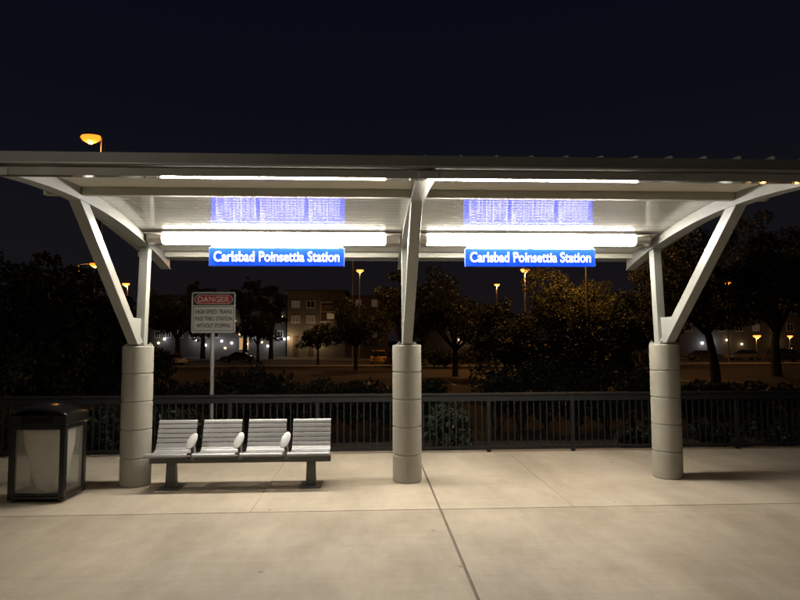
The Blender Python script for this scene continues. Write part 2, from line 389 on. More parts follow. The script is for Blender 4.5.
tb.build('roof_fascia', M['fascia'], shelter, SO, bevel=.003)
lp = MB(); lp.extrude_x([(YF0-.112, zf+.078), (YF0-.112, zf+.086), (YF0-.098, zf+.086), (YF0-.098, zf+.078)], RX0-.03, RX1+.03); lp.build('drip_edge', M['steel'], shelter, SO)
def purlin(yc, name='purlin', hh=.088):
    for a, b in zip(XC[:-1], XC[1:]):
        beam_x(name, yc-.035, yc+.035, dk(yc)-hh, dk(yc)-.004, M['purlin'], x0=a+.062, x1=b-.062)
    beam_x(name, yc-.035, yc+.035, dk(yc)-hh, dk(yc)-.004, M['purlin'], x0=RX0, x1=XC[0]-.062)
    beam_x(name, yc-.035, yc+.035, dk(yc)-hh, dk(yc)-.004, M['purlin'], x0=XC[2]+.062, x1=RX1)
purlin(6.12, hh=.085); purlin(8.6, 'rear_purlin', .07)
rb = MB(); zr = dk(YB1); rb.span((RX0-.03, YB1+.055, zr-.05), (RX1+.03, YB1+.075, zr+.05)); rb.build('rear_fascia', M['steel'], shelter, SO, bevel=.003)
# seam clips along the front edge of the roof sheet
k = 0; x = XC[1]+.0
while x < RX1:
    h = .010 + .0028*k; c = MB(); c.extrude_x([(YF0-.095, zf+.170), (YF0-.02, zf+.170), (YF0-.03, zf+.172+h), (YF0-.085, zf+.172+h*.8)], x-.035, x-.02)
    c.loft([[Vector((x-.10, YF0-.08, zf+.172)), Vector((x-.10, YF0-.04, zf+.172)), Vector((x-.10, YF0-.06, zf+.1725+h*.15))], [Vector((x-.02, YF0-.08, zf+.172)), Vector((x-.02, YF0-.04, zf+.172)), Vector((x-.02, YF0-.06, zf+.172+h*1.1))]])
    c.build('seam_clip', M['trim'], shelter, SO); x += .285; k += 1

# ------------------------------------------------------------------ light fixtures and signs
YL = 7.90
def fixture(x0, x1, label):
    cx = (x0+x1)/2; zt = dk(YL)+.035
    t = thing('light_fixture', label, 'light fixture', (cx, YL, zt-.16), group='strip lights under the shelter roof'); O = (cx, YL, zt-.16)
    hd = MB(); hd.extrude_x([(YL-.21, zt-.025), (YL-.10, zt-.035), (YL-.10, zt-.043), (YL-.21, zt-.033)], x0+.002, x1-.002); hd.build('added_hood', M['housing'], t, O)  # added lip, shaped to keep the diffuser's upward glow off the deck
    hb = MB(); hb.extrude_x([(YL-.10, zt-.02), (YL+.12, zt-.05), (YL+.12, zt-.13), (YL+.095, zt-.135), (YL+.09, zt-.06), (YL-.08, zt-.035), (YL-.10, zt-.035)], x0, x1)
    hb.build('housing', M['housing'], t, O, bevel=.004)
    mid = cx
    for a, b in ((x0+.2, mid-.006), (mid+.006, x1-.2)):
        g = MB(); g.extrude_x([(YL-.098, zt-.04), (YL+.085, zt-.064), (YL+.085, zt-.115), (YL+.05, zt-.138), (YL-.03, zt-.145), (YL-.085, zt-.122), (YL-.102, zt-.085)], a, b)
        g.build('diffuser', M['tube'], t, O, bevel=.01)
    for a, b in ((x0-.001, x0+.192), (x1-.192, x1+.001)):
        g = MB(); g.extrude_x([(YL-.108, zt-.015), (YL+.125, zt-.045), (YL+.125, zt-.12), (YL+.06, zt-.145), (YL-.03, zt-.151), (YL-.09, zt-.128), (YL-.108, zt-.085)], a, b)
        g.build('end_cap', M['housing'], t, O, bevel=.012, seg=3)
    return zt
zt_ = fixture(XC[0]+.075, XC[1]-.075, 'long glowing strip light in the left bay, above the sign beside the bench')
fixture(XC[1]+.075, XC[2]-.15, 'long glowing strip light in the right bay, left of the rightmost column')
def station_sign(cx, label):
    W, HH, z1 = 1.70, .232, 2.920; yf = YL-.03
    t = thing('station_sign', label, 'sign', (cx, YL, z1-HH), group='hanging station name signs'); O = (cx, YL, z1-HH)
    c = MB(); c.span((cx-W/2, yf, z1-HH), (cx+W/2, yf+.07, z1)); c.build('sign_case', M['sign_edge'], t, O, bevel=.004)
    f = MB(); f.span((cx-W/2+.006, yf-.006, z1-HH+.006), (cx+W/2-.006, yf-.001, z1-.006)); f.build('sign_face', M['sign_blue'], t, O)
    text_obj('lettering', 'Carlsbad Poinsettia Station', M['sign_white'], t, Vector((cx, yf-.010, z1-HH*.5+.004))-Vector(O), 1.575, .132, depth=.005, bold=.015)
    rl = MB(); rl.span((cx-W/2+.02, yf+.02, z1+.012), (cx+W/2-.02, yf+.05, z1+.03)); rl.build('hanging_rail', M['housing'], t, O)
    for dx in (-W/2+.05, 0, W/2-.05):
        h = MB(); h.tube([(cx+dx, yf+.035, z1-.002), (cx+dx, yf+.035, zt_-.135)], .012, 8); h.box((cx+dx, yf+.03, z1+.008), (.05, .07, .022)); h.build('hanger', M['steel'], t, O, bevel=.002)
station_sign(-1.165, 'blue lit station name sign in the left bay, above and behind the bench')
station_sign(2.085, 'blue lit station name sign in the right bay, over the empty floor')

# ------------------------------------------------------------------ bench
BX, BY = -1.5385, 7.78
bench = thing('station_bench', 'four seat silver slatted metal bench beside the left column', 'bench', (BX, BY, 0)); BO = (BX, BY, 0)
b = MB(); b.span((BX-1.075, 7.62, .290), (BX+1.075, 7.70, .358)); b.build('support_beam', M['seat_dark'], bench, BO, bevel=.006)
for lx in (-2.36, -.70):
    l = MB(); l.loft([[Vector((lx-.062, 7.61, .0)), Vector((lx+.062, 7.61, .0)), Vector((lx+.062, 7.73, .0)), Vector((lx-.062, 7.73, .0))], [Vector((lx-.052, 7.62, 0.29)), Vector((lx+.052, 7.62, 0.29)), Vector((lx+.052, 7.70, 0.29)), Vector((lx-.052, 7.70, 0.29))]])
    leg = l.build('leg', M['seat_dark'], bench, BO, bevel=.006)
    p = MB(); p.span((lx-.13, 7.50, .001), (lx+.13, 7.86, .014)); p.build('base_plate', M['seat_dark'], leg, BO, bevel=.004)
path = [(7.415, .393), (7.417, .415), (7.434, .431), (7.47, .434), (7.54, .424), (7.62, .411), (7.69, .401), (7.735, .402), (7.775, .418), (7.805, .452), (7.828, .50), (7.848, .56), (7.872, .63), (7.896, .70), (7.912, .745), (7.926, .764)]
def resample(pts, step):
    P = [Vector((0, a, b)) for a, b in pts]; L = [0]
    for a, b_ in zip(P[:-1], P[1:]): L.append(L[-1]+(b_-a).length)
    n = int(L[-1]/step); out = []
    for i in range(n+1):
        s = L[-1]*i/n
        for k in range(len(L)-1):
            if L[k] <= s <= L[k+1]+1e-9:
                out.append(P[k].lerp(P[k+1], (s-L[k])/(L[k+1]-L[k]))); break
    return out
fine = resample(path, .0115)
def seat_half(y): return .246 - (.246-.234)*max(0, min(1, (y-7.42)/.35))
seats = []
for i in range(4):
    sx = BX + (i-1.5)*.55
    m = MB(); grp = []; n = len(fine)
    # slat ranges: solid front lip and pan slats, then six back slats separated by slots
    k = 0; rngs = []
    while k < n-1:
        z = fine[k].z; back = fine[k].z > .43
        ln = 5 if back else (3 if k == 0 else 3)
        e = min(n-1, k+ln); rngs.append((k, e, back)); k = e
        if k >= n-1: break
    for a, e, back in rngs:
        pts = [fine[j].copy() for j in range(a, e+1)]
        if e < n-1:
            d = (pts[-1]-pts[-2]).normalized(); pts[-1] -= d*(.0085 if back else .0035)
        top_, bot = [], []
        for j, p in enumerate(pts):
            t = (pts[min(j+1, len(pts)-1)]-pts[max(j-1, 0)]).normalized(); nn = Vector((0, -t.z, t.y)) if True else None
            nn = Vector((0, -t.z, t.y)); nn = nn if (nn.z > 0 or nn.y < 0) else -nn
            crown = .0015*math.sin(math.pi*j/(len(pts)-1)) if back else 0
            top_.append(p + nn*(.004+crown)); bot.append(p - nn*.006)
        ring = top_ + bot[::-1]
        hw = seat_half(pts[0].y)
        m.loft([[Vector((sx+s*hw, q.y, q.z)) for q in ring] for s in (-1, 1)])
    seat = m.build('seat', M['seat'], bench, BO, smooth=True)
    for s in (-.4, .4):
        fr = MB(); fr.loft([[Vector((sx+s*.5-.012, p.y+.0, p.z-.008)), Vector((sx+s*.5+.012, p.y, p.z-.008)), Vector((sx+s*.5+.012, p.y+.022, p.z-.03)), Vector((sx+s*.5-.012, p.y+.022, p.z-.03))] for p in fine[3:-1:4]])
        fr.build('seat_rib', M['seat_dark'], seat, BO)
for i in range(3):
    ax = BX + (i-1)*.55 - .01
    pd = MB(); rings = []
    T = Matrix.Translation((ax, 7.56, .56)) @ Matrix.Rotation(R(52), 4, 'X') @ Matrix.Rotation(R(-16), 4, 'Z')
    for rr, zz in ((.001, .014), (.8, .014), (.95, .010), (1, 0), (.95, -.010), (.8, -.014), (.001, -.014)):
        rings.append([T @ Vector((.052*rr*math.cos(a), .112*rr*math.sin(a), zz)) for a in [2*math.pi*q/28 for q in range(28)]])
    pd.loft(rings); arm = pd.build('armrest', M['pad'], bench, BO, smooth=True)
    br = MB(); br.loft([[Vector((ax-.012, 7.56, .335)), Vector((ax+.035, 7.56, .335)), Vector((ax+.035, 7.66, .335)), Vector((ax-.012, 7.66, .335))], [Vector((ax-.012, 7.55, .53)), Vector((ax+.02, 7.55, .53)), Vector((ax+.02, 7.605, .56)), Vector((ax-.012, 7.605, .56))]]); br.build('armrest_bracket', M['galv'], arm, BO, bevel=.004)

# ------------------------------------------------------------------ litter bin and the bag in it
bin_ = thing('litter_bin', 'black framed litter bin with clear panels and domed lid left of the bench', 'litter bin', (-3.605, 7.27, 0), R(-2)); 
W2, D2, HB = .305, .245, .83
fm = MB(); pw = .062
for sx in (-1, 1):
    for sy in (-1, 1): fm.box((sx*(W2-pw/2), sy*(D2-pw/2), HB/2+.01), (pw, pw, HB-.02))
fm.span((-W2, -D2, .035), (W2, D2, .075))
fm.build('frame', M['bin'], bin_, bevel=.008)
for z0, z1 in ((.076, .10), (.785, .83)):
    rails = MB()
    for sy in (-1, 1): rails.box((0, sy*(D2-.02), (z0+z1)/2), (2*W2-pw, .036, z1-z0))
    for sx in (-1, 1): rails.box((sx*(W2-.02), 0, (z0+z1)/2+.001), (.036, 2*D2-pw, z1-z0))
    rails.build('rail', M['bin'], bin_, bevel=.003)
for sy in (-1, 1):
    p = MB(); p.box((0, sy*(D2-.022), .4425), (2*(W2-pw), .006, .685)); p.build('clear_panel', M['clear'], bin_)
for sx in (-1, 1):
    p = MB(); p.box((sx*(W2-.022), 0, .4425), (.006, 2*(D2-pw), .685)); p.build('clear_panel', M['clear'], bin_)
ld = MB(); nu, nv = 16, 14; lw, ldp = W2+.012, D2+.012
ld.span((-lw, -ldp, .832), (lw, ldp, .945))
ld.build('lid_band', M['bin'], bin_, bevel=.012, seg=3)
dome = MB(); grid = []
for j in range(nv+1):
    for i in range(nu+1):
        u, v = i/nu*2-1, j/nv*2-1
        dome.v.append((u*lw*.985, v*ldp*.985, .945+.11*(1-abs(u)**2.2)**.8*(.55+.45*(1-v*v))))
for j in range(nv):
    for i in range(nu):
        a = j*(nu+1)+i; dome.f.append((a, a+1, a+nu+2, a+nu+1))
lid = dome.build('lid', M['bin'], bin_, smooth=True)
sdm = lid.modifiers.new('thick', 'SOLIDIFY'); sdm.thickness = .012; sdm.offset = -1
for sy in (-1, 1):
    s = MB(); s.box((0, sy*(ldp+.002), .888), (.34, .006, .072)); s.build('opening_flap', M['sgn_black'], bin_, bevel=.004)
bag = MB(); rings = []; rb_ = random.Random(3)
for z, sx, sy in ((.80, .255, .165), (.74, .25, .16), (.6, .235, .15), (.45, .21, .14), (.32, .185, .125), (.2, .16, .11), (.12, .13, .09), (.088, .085, .06)):
    ring = []
    for q in range(40):
        a = 2*math.pi*q/40; w = 1+.03*math.sin(7*a+z*6)+.025*math.sin(13*a-z*9)+rb_.uniform(-.008, .008)
        c_, s_ = math.cos(a), math.sin(a); e = .55
        ring.append(Vector((.045*(1-z/.8)+sx*w*math.copysign(abs(c_)**e, c_), sy*w*math.copysign(abs(s_)**e, s_), z)))
    rings.append(ring)
bag.loft(rings)
bg = bag.build('bin_bag', M['bag'], None, smooth=True); bg.location = (-3.605, 7.27, 0); bg.rotation_euler.z = R(-2)
tag(bg, 'pale plastic bag hanging inside the clear sided litter bin', 'bag')

# ------------------------------------------------------------------ platform lamp whose flare shows at the top left corner of the photo
PLX, PLY, PLZ = -5.2, -.4, 5.3
pl = thing('platform_lamp', 'platform lamp post standing left of and behind the viewpoint, outside the photo', 'lamp post', (PLX, PLY, 0)); PO = (PLX, PLY, 0)
m = MB(); m.lathe([(.09, 0), (.09, .3), (.06, .34), (.05, PLZ+.2)], (PLX, PLY, 0), 16); m.build('pole', M['steel'], pl, PO, smooth=True)
m = MB(); m.tube([(PLX, PLY, PLZ+.16), (PLX+.5, PLY, PLZ+.2)], .03, 8); m.build('arm', M['steel'], pl, PO)
m = MB(); m.span((PLX+.4, PLY-.16, PLZ+.15), (PLX+1.0, PLY+.16, PLZ+.24)); hd_ = m.build('lamp_head', M['steel'], pl, PO, bevel=.02)
m = MB(); m.span((PLX+.45, PLY-.12, PLZ+.135), (PLX+.95, PLY+.12, PLZ+.149)); m.build('lens', emis('platform_lamp_lens', (1, .88, .66), 20), hd_, PO)
lamp_light('platform_glow', (.7, 0, PLZ+.08), (1, .89, .72), 300, pl, .12)

# ------------------------------------------------------------------ fence
YF = 9.74
fence = thing('platform_fence', 'dark metal picket fence along the rear edge of the platform', 'fence', (0, YF, 0))
FO = (0, YF, 0); P0, PS = 1.87, 1.335
posts = [P0+PS*k for k in range(-12, 10)]
for x in posts:
    p = MB(); p.span((x-.028, YF-.028, 0), (x+.028, YF+.028, .875)); p.build('post', M['fence'], fence, FO, bevel=.004)
for a, b in zip(posts[:-1], posts[1:]):
    g = MB(); n = 13
    g.span((a+.028, YF-.02, .055), (b-.028, YF+.02, .095)); g.span((a+.028, YF-.02, .79), (b-.028, YF+.02, .872))
    for q in range(1, n):
        x = a+(b-a)*q/n; g.span((x-.009, YF-.009, .096), (x+.009, YF+.009, .789))
    g.build('picket_panel', M['fence'], fence, FO)
r = MB(); r.span((posts[0]-.03, YF-.034, .876), (posts[-1]+.03, YF+.034, .915)); r.build('top_rail', M['fence'], fence, FO, bevel=.006)

# ------------------------------------------------------------------ danger sign
dp = at(213.6, 312.5, 10.12); SW, SH = .70, .66
ds = thing('danger_sign', 'white DANGER high speed trains sign on a thin post behind the bench', 'sign', (dp.x, 10.14, -.28)); DO = (dp.x, 10.14, -.28)
p = MB(); p.tube([(dp.x-.02, 10.16, -.3), (dp.x-.02, 10.16, dp.z+.2)], .033, 12); p.build('post', M['galv'], ds, DO, smooth=True)
def rrect(cx, cz, w, h, r, y0, y1, n=6):
    pts = []
    for qx, qz, a0 in ((1, 1, 0), (-1, 1, 90), (-1, -1, 180), (1, -1, 270)):
        for k in range(n+1):
            a = R(a0+90*k/n); pts.append((cx+qx*(w/2-r)+r*math.cos(a), cz+qz*(h/2-r)+r*math.sin(a)))
    m = MB(); m.loft([[Vector((x, y, z)) for x, z in pts] for y in (y0, y1)]); return m
tl = R(0)
rrect(dp.x, dp.z, SW, SH, .035, 10.115, 10.121).build('sign_panel', M['sgn_white'], ds, DO)
rrect(dp.x, dp.z+.212, SW-.05, .188, .018, 10.1115, 10.114).build('header', M['sgn_black'], ds, DO)
rrect(dp.x, dp.z-.097, SW-.05, .395, .012, 10.1125, 10.1142).build('panel_border', M['sgn_black'], ds, DO)
rrect(dp.x, dp.z-.097, SW-.066, .379, .008, 10.111, 10.1122).build('message_panel', M['sgn_white'], ds, DO)
rrect(dp.x, dp.z+.212, SW-.09, .15, .074, 10.1092, 10.111).build('oval_border', M['sgn_white'], ds, DO)
rrect(dp.x, dp.z+.212, SW-.108, .132, .065, 10.107, 10.109).build('red_oval', M['sgn_red'], ds, DO)
text_obj('danger_lettering', 'DANGER', M['sgn_white'], ds, Vector((dp.x, 10.104, dp.z+.212))-Vector(DO), .50, .092, depth=.003, bold=.02)
for k, (s, w_) in enumerate((('HIGH SPEED TRAINS', .58), ('PASS THRU STATION', .59), ('WITHOUT STOPPING', .54))):
    text_obj('message_lettering', s, M['sgn_black'], ds, Vector((dp.x+.005, 10.109, dp.z+.012-.112*k))-Vector(DO), w_, .066, depth=.003, bold=.008)

# ------------------------------------------------------------------ vegetation
def leaves(rng, clumps, n, size, flat=1.0):
    """many small leaf quads gathered in clumps; clumps: (centre, radius)"""
    w = np.array([c[1]**2 for c in clumps]); w = w/w.sum()
    idx = rng.choice(len(clumps), n, p=w)
    C = np.array([c[0] for c in clumps])[idx]; r = np.array([c[1] for c in clumps])[idx]
    d = rng.normal(size=(n, 3)); d /= np.linalg.norm(d, axis=1)[:, None]
    pos = C + d*(r*rng.uniform(.35, 1.0, n)**.6)[:, None]*np.array([1, 1, flat*.8])
    a = rng.normal(size=(n, 3)); a /= np.linalg.norm(a, axis=1)[:, None]
    b = np.cross(a, rng.normal(size=(n, 3))); b /= np.linalg.norm(b, axis=1)[:, None]
    s = size*rng.uniform(.6, 1.4, n)[:, None]
    q = np.stack([pos-a*s, pos+b*s*.45, pos+a*s, pos-b*s*.45], 1).reshape(-1, 3)
    return q
def leaf_mesh(name, q, m):
    n = len(q)//4; me = bpy.data.meshes.new(name)
    me.vertices.add(4*n); me.vertices.foreach_set('co', q.astype('f4').ravel())
    me.loops.add(4*n); me.loops.foreach_set('vertex_index', np.arange(4*n, dtype='i4'))
    me.polygons.add(n); me.polygons.foreach_set('loop_start', np.arange(0, 4*n, 4, dtype='i4'))
    me.update(calc_edges=True); me.materials.append(m); return me
def tree(px, base, loc, h, w, m, label, seed, group, n=2600, leaf=.2, trunk_h=.34, lean=0.0, cat='tree', name='broadleaf_tree', dense=1.0):
    rng = np.random.default_rng(seed); rr = random.Random(seed)
    t = thing(name, label, cat, loc, group=group)
    th = h*trunk_h; tm = MB()
    top = Vector((lean*h, rr.uniform(-.04, .04)*h, th))
    tm.tube([(0, 0, -.3), (lean*h*.2, 0, th*.35), (lean*h*.6, 0, th*.7), top], [h*.034, h*.028, h*.024, h*.021], 9)
    clumps = []
    nl = 9
    for k in range(nl):
        a = 2*math.pi*k/nl + rr.uniform(-.3, .3); e = rr.uniform(.15, 1.0)
        rad = w/2*rr.uniform(.45, .85)*math.sqrt(max(.15, 1-(e-.35)**2))
        end = top + Vector((math.cos(a)*rad, math.sin(a)*rad, (h-th)*e*.82))
        midp = top.lerp(end, .5) + Vector((0, 0, (h-th)*.06))
        tm.tube([top-Vector((0, 0, th*.12)), midp, end], [h*.014, h*.009, h*.003], 6)
        clumps.append((tuple(end), w*rr.uniform(.13, .2)))
        clumps.append((tuple(midp+Vector((rr.uniform(-1, 1), rr.uniform(-1, 1), rr.uniform(0, 1)))*w*.1), w*rr.uniform(.11, .19)))
        for _ in range(4):
            v = Vector((rr.gauss(0, 1), rr.gauss(0, 1), rr.gauss(0, .8))).normalized()*w*rr.uniform(.12, .24)
            clumps.append((tuple(end+v), w*rr.uniform(.05, .11)))
    tm.build('trunk', M['bark'], t, smooth=True)
    me = leaf_mesh('crown', leaves(rng, clumps, int(n*dense), leaf), m)
    c = bpy.data.objects.new('crown', me); COL.objects.link(c); c.parent = t
    return t
def bush(loc, h, w, label, seed, group, m=None, n=900, leaf=.07, name='shrub', cat='shrub', wy=None):
    rng = np.random.default_rng(seed); rr = random.Random(seed); cl = []; wy = wy or w
    for k in range(16):
        a = rr.uniform(0, 6.28); q = rr.uniform(0, .75)
        cl.append(((math.cos(a)*q*w/2, math.sin(a)*q*wy/2, h*rr.uniform(.25, .8)), h*rr.uniform(.16, .3)))
    t = thing(name, label, cat, loc, group=group)
    sm = MB()
    for k in range(5):
        a = 2*math.pi*k/5; sm.tube([(0, 0, -.1), (math.cos(a)*w*.12, math.sin(a)*wy*.12, h*.3), (math.cos(a)*w*.26, math.sin(a)*wy*.26, h*.7)], [.03, .02, .008], 6)
    sm.build('stem', M['bark'], t)
    c = bpy.data.objects.new('foliage', leaf_mesh('foliage', leaves(rng, cl, n, leaf), m or M['leaf_bush'])); COL.objects.link(c); c.parent = t
    return t
def palm(loc, h, label, seed, group):
    rr = random.Random(seed); t = thing('palm_tree', label, 'palm tree', loc, group=group)
    tm = MB(); tm.tube([(0, 0, -.3), (.1, 0, h*.4), (.05, 0, h*.86)], [.3, .24, .2], 10); tm.build('trunk', M['bark'], t, smooth=True)
    c = MB()
    for k in range(46):
        a = rr.uniform(0, 6.28); el = rr.uniform(-.9, 1.25); L = h*.17*rr.uniform(.8, 1.15)
        d = Vector((math.cos(a)*math.cos(el), math.sin(a)*math.cos(el), math.sin(el))); s = d.cross(Vector((0, 0, 1))).normalized()
        o = Vector((.05, 0, h*.86)); pts = [o, o+d*L*.5, o+d*L+Vector((0, 0, -L*.22))]
        for j in range(9):
            f = .45+.55*j/8; p = o+d*L*f+Vector((0, 0, -L*.22*f*f)); ww = L*.3*(1-abs(f-.75))
            for sg in (-1, 1): c.add([p, p+s*sg*ww+d*L*.18-Vector((0, 0, ww*.35)), p+d*L*.07], [(0, 1, 2)])
        c.tube(pts, .02, 4)
    me = c.build('crown', M['leaf_dark'], t)
    return t
def gp(px, Y): return (at(px, 340, Y).x, Y, GZ)
def hgt(py, Y): return at(400, py, Y).z - GZ
LT = 'dark trees beyond the platform fence'
for i, (px, py, Y, w, lab, kw) in enumerate((
    (-40, 232, 17.5, 6.2, 'big dark tree at the left edge of the photo, behind the litter bin', {}),
    (48, 250, 19.5, 5.0, 'dark leafy tree directly behind and above the litter bin', {}),
    (104, 276, 22.0, 4.4, 'dark tree rising just left of the leftmost concrete column', {}),
    (-110, 215, 20.5, 7.0, 'tall dark tree farther left than the big tree behind the bin', {}),
)):
    tree(px, 0, (at(px, 340, Y).x, Y, GZ), hgt(py, Y), w, M['leaf_dark'], lab, 20+i, LT, n=17000, leaf=.09, trunk_h=.16)
MT = 'trees around the parking lot and street'
for i, (px, py, Y, w, m, lab, n, lf, th) in enumerate((
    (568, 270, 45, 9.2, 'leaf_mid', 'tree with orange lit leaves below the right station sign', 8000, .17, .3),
    (455, 274, 50, 8.0, 'leaf_dark', 'dark tree just right of the middle column, beyond the fence', 6000, .2, .28),
    (505, 300, 42, 5.5, 'leaf_dark', 'dark tree left of the orange lit tree', 4000, .18, .25),
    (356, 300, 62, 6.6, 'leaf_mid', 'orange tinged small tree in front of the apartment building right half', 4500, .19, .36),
    (402, 262, 70, 7.5, 'leaf_dark', 'tall dark tree behind the middle column', 5000, .24, .25),
    (258, 312, 84, 5.4, 'leaf_dark', 'small dark street tree in front of the apartment porch lights', 2600, .24, .4),
    (318, 322, 74, 4.0, 'leaf_dark', 'low dark street tree before the building balcony', 2200, .2, .4),
    (178, 268, 78, 9.0, 'leaf_dark', 'dark tree between left column and danger sign, before the dim building', 5000, .26, .3),
    (715, 228, 40, 10.2, 'leaf_dark', 'wide dark tree right of the rightmost column with leaning trunk', 11000, .19, .36),
    (775, 218, 48, 10.5, 'leaf_dark', 'tall dark tree near the right edge of the photo', 9000, .22, .3),
    (640, 292, 60, 7.0, 'leaf_dark', 'dark tree just left of the rightmost column', 4500, .22, .25),
    (860, 235, 44, 9.5, 'leaf_dark', 'dark tree beyond the right edge of the fence', 6000, .22, .3),
    (604, 318, 32.5, 5.2, 'leaf_dark', 'low dark tree under the orange lit tree', 5000, .15, .18),
    (540, 322, 32, 5.0, 'leaf_dark', 'low dark tree left under the orange lit tree', 5000, .15, .18),
)):
    tree(px, 0, gp(px, Y), hgt(py, Y), w, M[m], lab, 50+i, MT, n=int(n*2.6), leaf=lf*.58, trunk_h=th, lean=-.05 if i == 8 else 0)
for i, (px, py, Y, lab) in enumerate(((245, 274, 96, 'tall slender dark tree right of the danger sign'), (271, 279, 99, 'slender dark tree just left of the apartment building'), (203, 272, 104, 'slender dark tree above the danger sign'))):
    tree(px, 0, gp(px, Y), hgt(py, Y), 5.2, M['leaf_dark'], lab, 5+i, 'slender trees by the apartments', n=9000, leaf=.15, trunk_h=.32)
SG = 'shrubs behind the platform fence'
shr = [(-9.6, .9, 1.2), (-8.2, 1.0, 1.4), (-7.0, 1.05, 1.5), (-5.7, 1.1, 1.6), (-4.5, 1.0, 1.5), (-3.4, 1.0, 1.3), (1.35, .95, 1.35), (4.6, .5, 1.2), (6.2, .6, 1.3), (7.6, .7, 1.4)]
wl = ['far left', 'second', 'third', 'fourth', 'fifth', 'sixth']
labs = ['low dark shrub at the far left end of the fence', 'dark shrub behind the fence, second from the left end', 'dark shrub behind the fence left of the litter bin', 'tall dark shrub behind the fence directly behind the litter bin',
        'dark shrub behind the fence between litter bin and left column', 'dark shrub behind the fence at the left column', 'green round shrub behind the fence just right of the middle column',
        'low shrub behind the fence right of the rightmost column', 'shrub behind the fence near the right edge of the photo', 'shrub behind the fence beyond the right edge of the photo']
for i, ((x, h, w), lab) in enumerate(zip(shr, labs)):
    bush((x, 10.95+.15*math.sin(i*2.3), -.3), h, w, lab, 80+i, SG, n=2600, leaf=.045, m=M['leaf_bush'] if i == 6 else M['leaf_unlit'])
HG = 'hedge shrubs at the foot of the slope'
rr = random.Random(11); i = 0
hedge_spots = [(250, 368), (275, 366), (300, 380), (322, 385), (352, 384), (375, 378), (410, 382), (430, 384), (497, 372), (520, 366), (545, 362), (575, 362), (605, 364), (632, 366), (660, 376), (690, 384), (712, 385), (735, 386), (762, 386), (790, 385), (225, 374), (195, 380), (165, 382), (140, 380)]
for i, (px, py) in enumerate(sorted(hedge_spots)):
    Y = 19.5+(i % 3)*.7; p = at(px, py, Y)
    near = ('left column', 'danger sign', 'bench', 'middle column', 'right station sign', 'rightmost column', 'right photo edge')[min(6, int((px-140)/100))]
    bush((p.x, Y, GZ), p.z-GZ+.25, 2.5, f'dark shrub in the low hedge beyond the fence, number {i+1} from the left, near the {near}'.replace(f', number {i+1} from the left', ''), 120+i, HG, n=1500, leaf=.085, m=M['leaf_dark'])

RG = 'hedge between parking lot and road'
rr = random.Random(5)
for i in range(22):
    px = 396+i*12.4+rr.uniform(-3, 3); Y = 65+rr.uniform(-.8, .8); zone = ['right of the middle column', 'left of the orange lit tree', 'under the orange lit tree', 'near the rightmost column'][min(3, i//6)]
    bush((at(px, 345, Y).x, Y, GZ), 2.1+rr.uniform(-.35, .5), 2.6, 'dark far hedge shrub at the road, '+zone, 300+i, RG, n=900, leaf=.13, m=M['leaf_dark'])
# ------------------------------------------------------------------ street lamps
def street_lamp(px, py, Y, label, arm=-1, m='sodium', power=0, double=False, size=1.0, col=(1, .45, .12), armlen=.9):
    p = at(px, py, Y); x, z = p.x, p.z
    hx = x - arm*armlen*size*1.15
    t = thing('street_lamp', label, 'street lamp', (hx, Y, GZ), group='orange street lamps'); O = (hx, Y, GZ)
    m_ = MB(); m_.tube([(hx, Y, GZ-.2), (hx, Y, GZ+.5), (hx, Y, z-.3), (hx, Y, z+.05)], [.13, .1, .075, .06], 10); m_.build('pole', M['pole'], t, O, smooth=True)
    a_ = MB(); a_.tube([(hx, Y, z), (hx+arm*armlen*.4*size, Y, z+.12), (hx+arm*armlen*.8*size, Y, z+.13)], .045, 8); a_.build('arm', M['pole'], t, O)
    h_ = MB(); s = size; rings = []
    for f, w_, hh in ((-.5, .08, .05), (-.3, .15, .1), (0, .18, .13), (.35, .15, .1), (.5, .06, .05)):
        rings.append([Vector((x+f*.8*s, Y+w_*s*math.cos(q), z+.09*s+hh*s*max(-.15, math.sin(q)))) for q in [2*math.pi*k/12 for k in range(12)]])
    h_.loft(rings); head = h_.build('lamp_head', M['pole'], t, O, smooth=True)
    l_ = MB(); rings = []
    for f, w_ in ((.001, -.24), (.45, -.22), (.8, -.13), (1, 0), (.9, .08)):
        rings.append([Vector((x+.46*s*f*math.cos(q), Y+.3*s*f*math.sin(q), z+.06*s+w_*s)) for q in [2*math.pi*k/16 for k in range(16)]])
    l_.loft(rings); l_.build('lens', M[m], head, O, smooth=True)
    b_ = MB(); b_.lathe([(.001, -.30*s), (.10*s, -.28*s), (.17*s, -.2*s), (.15*s, -.1*s), (.01, -.06*s)], (x, Y-.05*s, z+.05*s), 14); b_.build('bulb', M['bulb'], head, O, smooth=True)
    if power: lamp_light('lamp_glow', (x-hx, -.0, z-GZ-.35*s), col, power, t, .2*s)
    return t
street_lamp(91, 139, 28, 'bright orange street lamp above the roof at far left', -1, 'sodium', 120, armlen=.45)
street_lamp(95, 265, 62, 'orange street lamp seen left of the leftmost slanted strut', 1, 'sodium', 450, size=1.15, armlen=1.2)
street_lamp(126, 284.5, 92, 'small orange street lamp between the struts of the left column', -1, 'sodium_pale', 900, size=1.2, armlen=.2)
street_lamp(360, 271, 85, 'orange street lamp right of the left station sign, above the building', 1, 'sodium_pale', 350, size=1.15, armlen=.05)
street_lamp(353.5, 235, 71, 'tall street lamp pole whose head hides behind the shelter roof, left of the middle column', 1, 'sodium_pale', 2400, armlen=.1)
street_lamp(525, 270.5, 58, 'orange street lamp just under the right station sign', 1, 'sodium_pale', 4200, armlen=.05)
street_lamp(497, 285, 96, 'smaller orange street lamp left of the one under the right sign', 1, 'sodium_pale', 800, armlen=.1)
street_lamp(575, 222, 39.5, 'street lamp whose pole stands behind the orange lit tree', -1, 'sodium_pale', 1700, armlen=.6)
